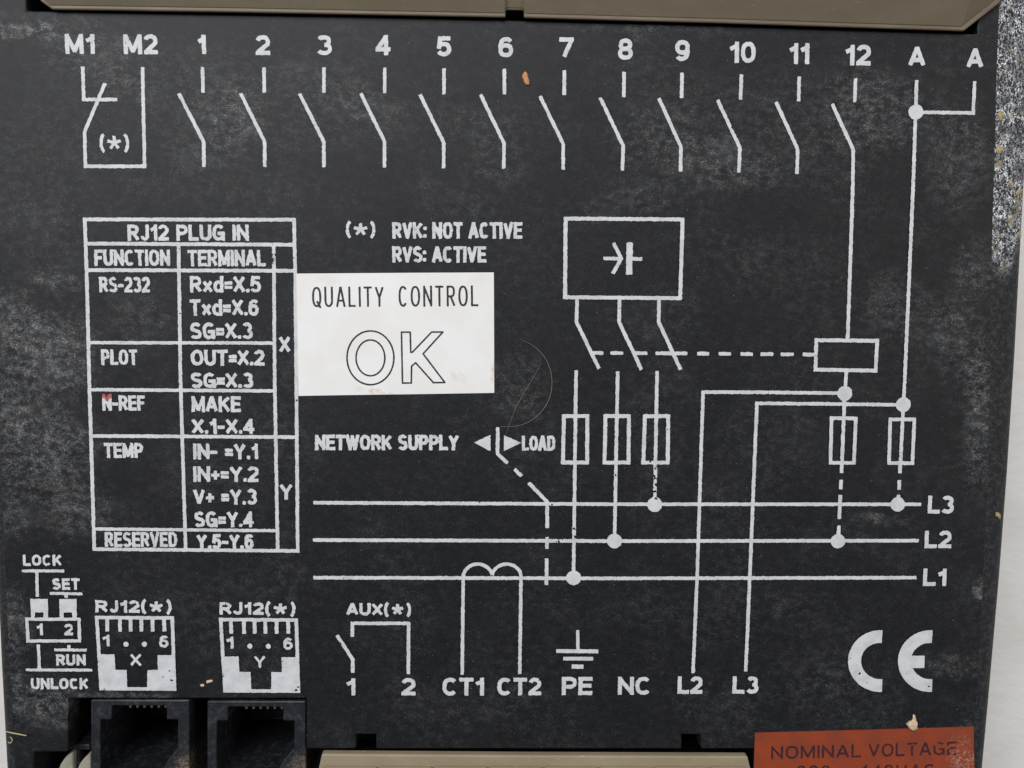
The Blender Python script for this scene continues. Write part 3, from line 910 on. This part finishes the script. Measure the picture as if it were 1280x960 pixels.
# supply wires
i = Ink().line([(1145.2, 100.5), (1144, 140), (1140.6, 240), (1130.2, 480), (1128.6, 506), (1125, 580)], 4.8).dot(1144.4, 140.3, 9.2).dot(1128.7, 505.7, 9.2)
i.line([(1144, 140.3), (1215.8, 141.6), (1217.8, 102)], 4.6)
put(i, 'printed_wire', 'wire from the two A terminals down to the right fuse')
put(Ink().line([(1055.6, 491.4), (960, 490.3), (878.6, 490), (871.2, 720), (866, 841)], 4.7), 'printed_wire')
put(Ink().line([(1128.7, 506), (1030, 504.7), (945.8, 504), (937, 720), (931.8, 839)], 4.7), 'printed_wire')
# current transformer
i = Ink()
l1 = [(597.2 - 18.2 * math.cos(t), 721 - 16.2 * math.sin(t)) for t in np.linspace(0, math.pi * .95, 16)]
l2 = [(633.2 - 18.2 * math.cos(t), 721 - 16.2 * math.sin(t)) for t in np.linspace(math.pi * .05, math.pi, 16)]
i.line([(577.8, 843), (579, 722)] + l1[1:], 4.6, rnd=0); i.line(l2 + [(651.2, 722), (649.6, 842)], 4.6, rnd=0).chips((650.5, 763, 1.4))
put(i, 'transformer_symbol')
# earth
i = Ink().line([(722, 787), (722.3, 812)], 4.4).line([(695, 813.4), (747.7, 813.8)], 5.4, rnd=.15).line([(703.8, 822.8), (741.3, 823)], 5.2, rnd=.15).line([(714.5, 832.6), (729.3, 833)], 5.8, rnd=.15)
put(i, 'earth_symbol', rough=.25)
for s_, a, b, t, d in (('1', 432.6, 444.5, 846.5, 869), ('2', 502, 519.5, 846.5, 868.8), ('CT1', 553, 605, 846, 869), ('CT2', 621.5, 676.3, 846, 868.6), ('PE', 702, 740.3, 845, 868.3), ('NC', 772, 813.7, 845, 868), ('L2', 846.5, 877.5, 844.6, 866.8), ('L3', 915, 947.5, 844.4, 866.6)):
    put(lettering(Ink(), s_, a, b, t, d, 5.0, .10), 'printed_number' if s_ in '12' else 'printed_lettering', rough=.35)
i = Ink().line([(440.6, 795.5), (440.6, 778.8), (510.8, 778.8), (510.6, 842)], 4.8).line([(421.3, 793.5), (441.2, 824), (441, 840.5)], 4.8)
put(i, 'switch_symbol', 'open auxiliary contact symbol under AUX')
put(lettering(Ink(), 'AUX(*)', 433, 514, 753, 768.7, 3.9, .10, 769.2), 'printed_lettering')

# lock / set legend
i = Ink().line([(28, 713.2), (80.8, 713.4)], 4).line([(46.5, 713), (47.4, 745.5)], 4.4).line([(63, 741.2), (103.6, 742)], 4).line([(83, 741), (83.2, 747)], 4.5)
i.line([(48.6, 805), (50, 836)], 4.4).line([(68.5, 811.8), (109.2, 812.2)], 4).line([(86.6, 805.8), (86.6, 812)], 4.4).line([(33, 836.8), (116, 837.2)], 4)
i.fill([(38.5, 748.3), (60.6, 748.3), (60.8, 772), (55, 772), (54.8, 765), (44.2, 765), (44.2, 772), (39.6, 772)])
i.fill([(74.5, 748.3), (96.2, 748.3), (96.8, 772), (91, 772), (90.8, 765), (80.2, 765), (80.2, 772), (75.4, 772)])
i.line([(34.2, 773.5), (99.4, 773.6), (100, 800.6), (35.6, 800.8)], 4.4, True)
leg = put(i, 'switch_legend')
for s_, a, b, t, d, w in (('LOCK', 29.6, 78, 692.5, 707, 3.1), ('SET', 66, 100.5, 722, 736.8, 3.2), ('1', 46, 54.3, 778.5, 793.5, 3.3), ('2', 80.8, 92.3, 779, 793.8, 3.2), ('RUN', 71, 108, 817, 831.5, 3.1), ('UNLOCK', 39.5, 111.3, 846.5, 861, 3.1)):
    put(lettering(Ink(), s_, a, b, t, d, w + .4, .13), 'printed_lettering', rough=.4, parent=leg)

# socket diagrams


def jack(dx, dy, ch):
    o = lambda x, y: (x + dx, y + dy)
    i = Ink().line([o(121.5, 771.4), o(215.8, 772), o(218.6, 860.7), o(127, 860.3)], 4.8, True)
    for k, x in enumerate((134.3, 150.3, 163.6, 177, 191, 205.6)): i.line([o(x, 771), o(x + .4, 789)], 5.0, rnd=.2)
    i.dot(*o(158, 804.7), 3.2).dot(*o(181, 804.7), 3.2)
    i.fill([o(123.4, 817.3), o(143.8, 817.6), o(145, 836.6), o(158.8, 837), o(159.8, 861.5), o(126, 861.5)])
    i.fill([o(197.3, 818.3), o(217.8, 818.5), o(219.4, 861.5), o(184.4, 861.5), o(184.8, 837), o(197.8, 836.8)])
    if dx == 0: i.chips((204, 846, 1.8), (215, 850, 1.8), (213, 838, 1.2))
    else: i.chips((370, 862, 2.6), (373, 858, 1.5))
    d = put(i, 'socket_diagram', rough=.35)
    put(lettering(Ink(), '1', 128.3 + dx, 137.7 + dx, 792.3 + dy, 807.5 + dy, 3.6), 'printed_lettering', parent=d)
    put(lettering(Ink(), '6', 199.8 + dx, 211.2 + dx, 793.5 + dy, 809 + dy, 3.4), 'printed_lettering', parent=d)
    put(lettering(Ink(), ch, 163.3 + dx, 177.5 + dx, 816 + dy, 832 + dy, 3.2), 'printed_lettering', parent=d)
    put(lettering(Ink(), 'RJ12(*)', 120 + dx, 215 + dx, 749 + dy, 765 + dy, 3.9, .12, 766 + dy), 'printed_lettering', parent=d)


jack(0, 0, 'X'); jack(154.8, 2.6, 'Y')

# conformity mark: two letters
i = Ink().line([(1099.8 + 32.2 * math.cos(t), 825.8 - 30.6 * math.sin(t)) for t in np.linspace(math.radians(86), math.radians(274), 30)], 17.6, rnd=0)
i.chips((1074, 842, 1.6), (1079, 848, 1.6), (1083, 853, 1.4))
put(i, 'conformity_letter', rough=.2)
i = Ink().line([(1162.3 + 32.4 * math.cos(t), 825.8 - 30.6 * math.sin(t)) for t in np.linspace(math.radians(86), math.radians(274), 30)], 17.6, rnd=0).line([(1130, 826.8), (1155, 826.8)], 17, rnd=.1)
put(i, 'conformity_letter', rough=.2)

# ------------------------------------------------------------------ scratches and debris


def tube(name, pts, r, z, mat, parent=None, zs=None):
    cu = bpy.data.curves.new(name, 'CURVE'); cu.dimensions = '3D'; cu.bevel_depth = r / 1000; cu.bevel_resolution = 2
    sp = cu.splines.new('NURBS'); sp.points.add(len(pts) - 1)
    for k, p in enumerate(pts):
        zz = z if zs is None else zs[k]
        q = P(*p, zz); sp.points[k].co = (q[0] / 1000, q[1] / 1000, zz / 1000, 1)
        sp.points[k].radius = .35 + .65 * math.sin(math.pi * (k + .4) / len(pts))
    sp.use_endpoint_u = True; sp.order_u = 4
    cu.materials.append(mat)
    tmp = bpy.data.objects.new('tmp', cu); me = bpy.data.meshes.new_from_object(tmp)
    bpy.data.objects.remove(tmp); bpy.data.curves.remove(cu)
    o = bpy.data.objects.new(name, me); COL.objects.link(o)
    return o


n = NT('pale_scratch'); M_SCRATCH = n.done((.24, .21, .165), .5)
n = NT('straw_fibre'); M_STRAW = n.done((.42, .36, .2), .6)
h = tube('scratch', [(650, 424), (658, 427), (667, 432.5), (675, 439), (682, 448), (688, 460), (691, 478), (688, 497), (680, 512), (667, 524), (655, 531), (640, 534.3), (626, 533)], .034, .15, M_SCRATCH)  # curved scratch in the panel, modelled as a thin raised tube
tag(h, 'thin pale hair curled in an arc on the black panel right of the white sticker', 'scratch')
h = tube('scratch', [(677, 453), (668, 470), (657, 488), (649, 502), (643, 512), (638, 528), (632, 544)], .024, .14, M_SCRATCH)  # straight scratch, modelled as a raised tube as well
tag(h, 'faint straight hair crossing inside the curled one above the LOAD arrow', 'scratch')
h = tube('straw_fibre', [(6, 914), (14, 916), (22, 917.5), (33, 919.5)], .11, .25, M_STRAW)
tag(h, 'short straw-coloured fibre on the left rim beside the sockets', 'fibre')
h = tube('straw_fibre', [(12, 921), (16, 923), (15, 928), (12, 930), (10, 927)], .08, .0, M_STRAW)
tag(h, 'tiny curled straw fibre just under the straight one on the left rim', 'fibre')


def crumb_mat(name, a, b):
    n = NT(name); return n.done(n.mix(n.ramp(n.noise(2.5, 5, .7), .4, .65), a, b), .7, n.noise(4, 4), .5, .2, .3)


M_ORANGE = crumb_mat('orange_crumb', (.62, .27, .10), (.45, .20, .09))
M_CREAM = crumb_mat('cream_crumb', (.66, .48, .33), (.50, .38, .26))
M_OCHRE = crumb_mat('ochre_crumb', (.40, .30, .15), (.26, .21, .13))


def crumb(x, y, rx, ry, rot, z, mat, label, seed, flat=.35):
    """uneven lump lying on the face"""
    r = random.Random(seed); c = P(x, y, z); k = mmpp(x, y)
    bm = bmesh.new(); bmesh.ops.create_icosphere(bm, subdivisions=3, radius=1)
    ph = [r.uniform(0, 6) for _ in range(6)]
    for v in bm.verts:
        p = v.co
        f = 1 + .16 * math.sin(3 * p.x + ph[0]) + .14 * math.sin(4.3 * p.y + ph[1]) + .1 * math.sin(7 * p.z + ph[2] + 3 * p.x) + .09 * math.sin(9 * p.x + 5 * p.y + ph[3])
        q = p * f; q.x *= rx * k; q.y *= ry * k; q.z *= min(rx, ry) * k * flat
        q = Matrix.Rotation(rot, 3, 'Z') @ q
        v.co = q / 1000
    me = bpy.data.meshes.new('crumb'); bm.to_mesh(me); bm.free(); me.materials.append(mat)
    for p in me.polygons: p.use_smooth = True
    o = bpy.data.objects.new('crumb', me); COL.objects.link(o); o.location = (c[0] / 1000, c[1] / 1000, (z + min(rx, ry) * k * flat * .55) / 1000)
    tag(o, label, 'crumb')
    return o


crumb(657, 98.5, 4.2, 6.8, .25, 0, M_ORANGE, 'orange oval crumb on the black panel left of the number 7', 1)
crumb(1139.5, 905.5, 6.3, 6.5, .3, 0.05, M_CREAM, 'cream crumb on the upper edge of the orange red sticker', 2, .5)
crumb(1142.5, 898.5, 2.6, 4.5, .1, 0, M_CREAM, 'small cream flake just above the crumb on the red sticker', 3)
crumb(1247, 644, 3.2, 4.5, .6, -.3, M_OCHRE, 'tan chip at the right rim level with the L3 mark', 4, .5)
crumb(262, 851.5, 3.8, 1.7, .25, 0, M_CREAM, 'tiny cream flake between the two socket diagrams', 5)
crumb(253, 856.5, 2.2, 1.8, .2, 0, M_CREAM, 'tinier pale flake left of the cream one between the socket diagrams', 6)
crumb(1250, 145, 5.5, 6, 0, -.2, M_OCHRE, 'ochre crumb on the speckled right rim beside the A wire corner', 7)
crumb(1270, 146, 6.5, 7, .5, -1.2, M_OCHRE, 'larger ochre crumb near the outer edge of the speckled right rim', 8)
crumb(1249.5, 187, 4.5, 6, .2, -.2, M_OCHRE, 'ochre crumb below the A wire corner at the inner edge of the right rim', 9)
crumb(1268, 240, 7, 8, .3, -1.1, M_OCHRE, 'lowest large ochre crumb on the speckled right rim', 10)
crumb(1275, 160, 5, 10, -.4, -1.8, M_OCHRE, 'long ochre flake at the outer edge of the right rim', 11)
crumb(1276, 203, 4, 8, 0, -1.9, M_OCHRE, 'ochre flake at the outer rim between two larger crumbs', 12)
crumb(13.5, 873, 3.6, 6, -.2, -.4, M_CREAM, 'pinkish cream crumb on the left rim beside UNLOCK', 13)
crumb(1272, 293, 4, 4, 0, -1.6, M_OCHRE, 'small ochre crumb at the outer rim where the speckles end', 14)
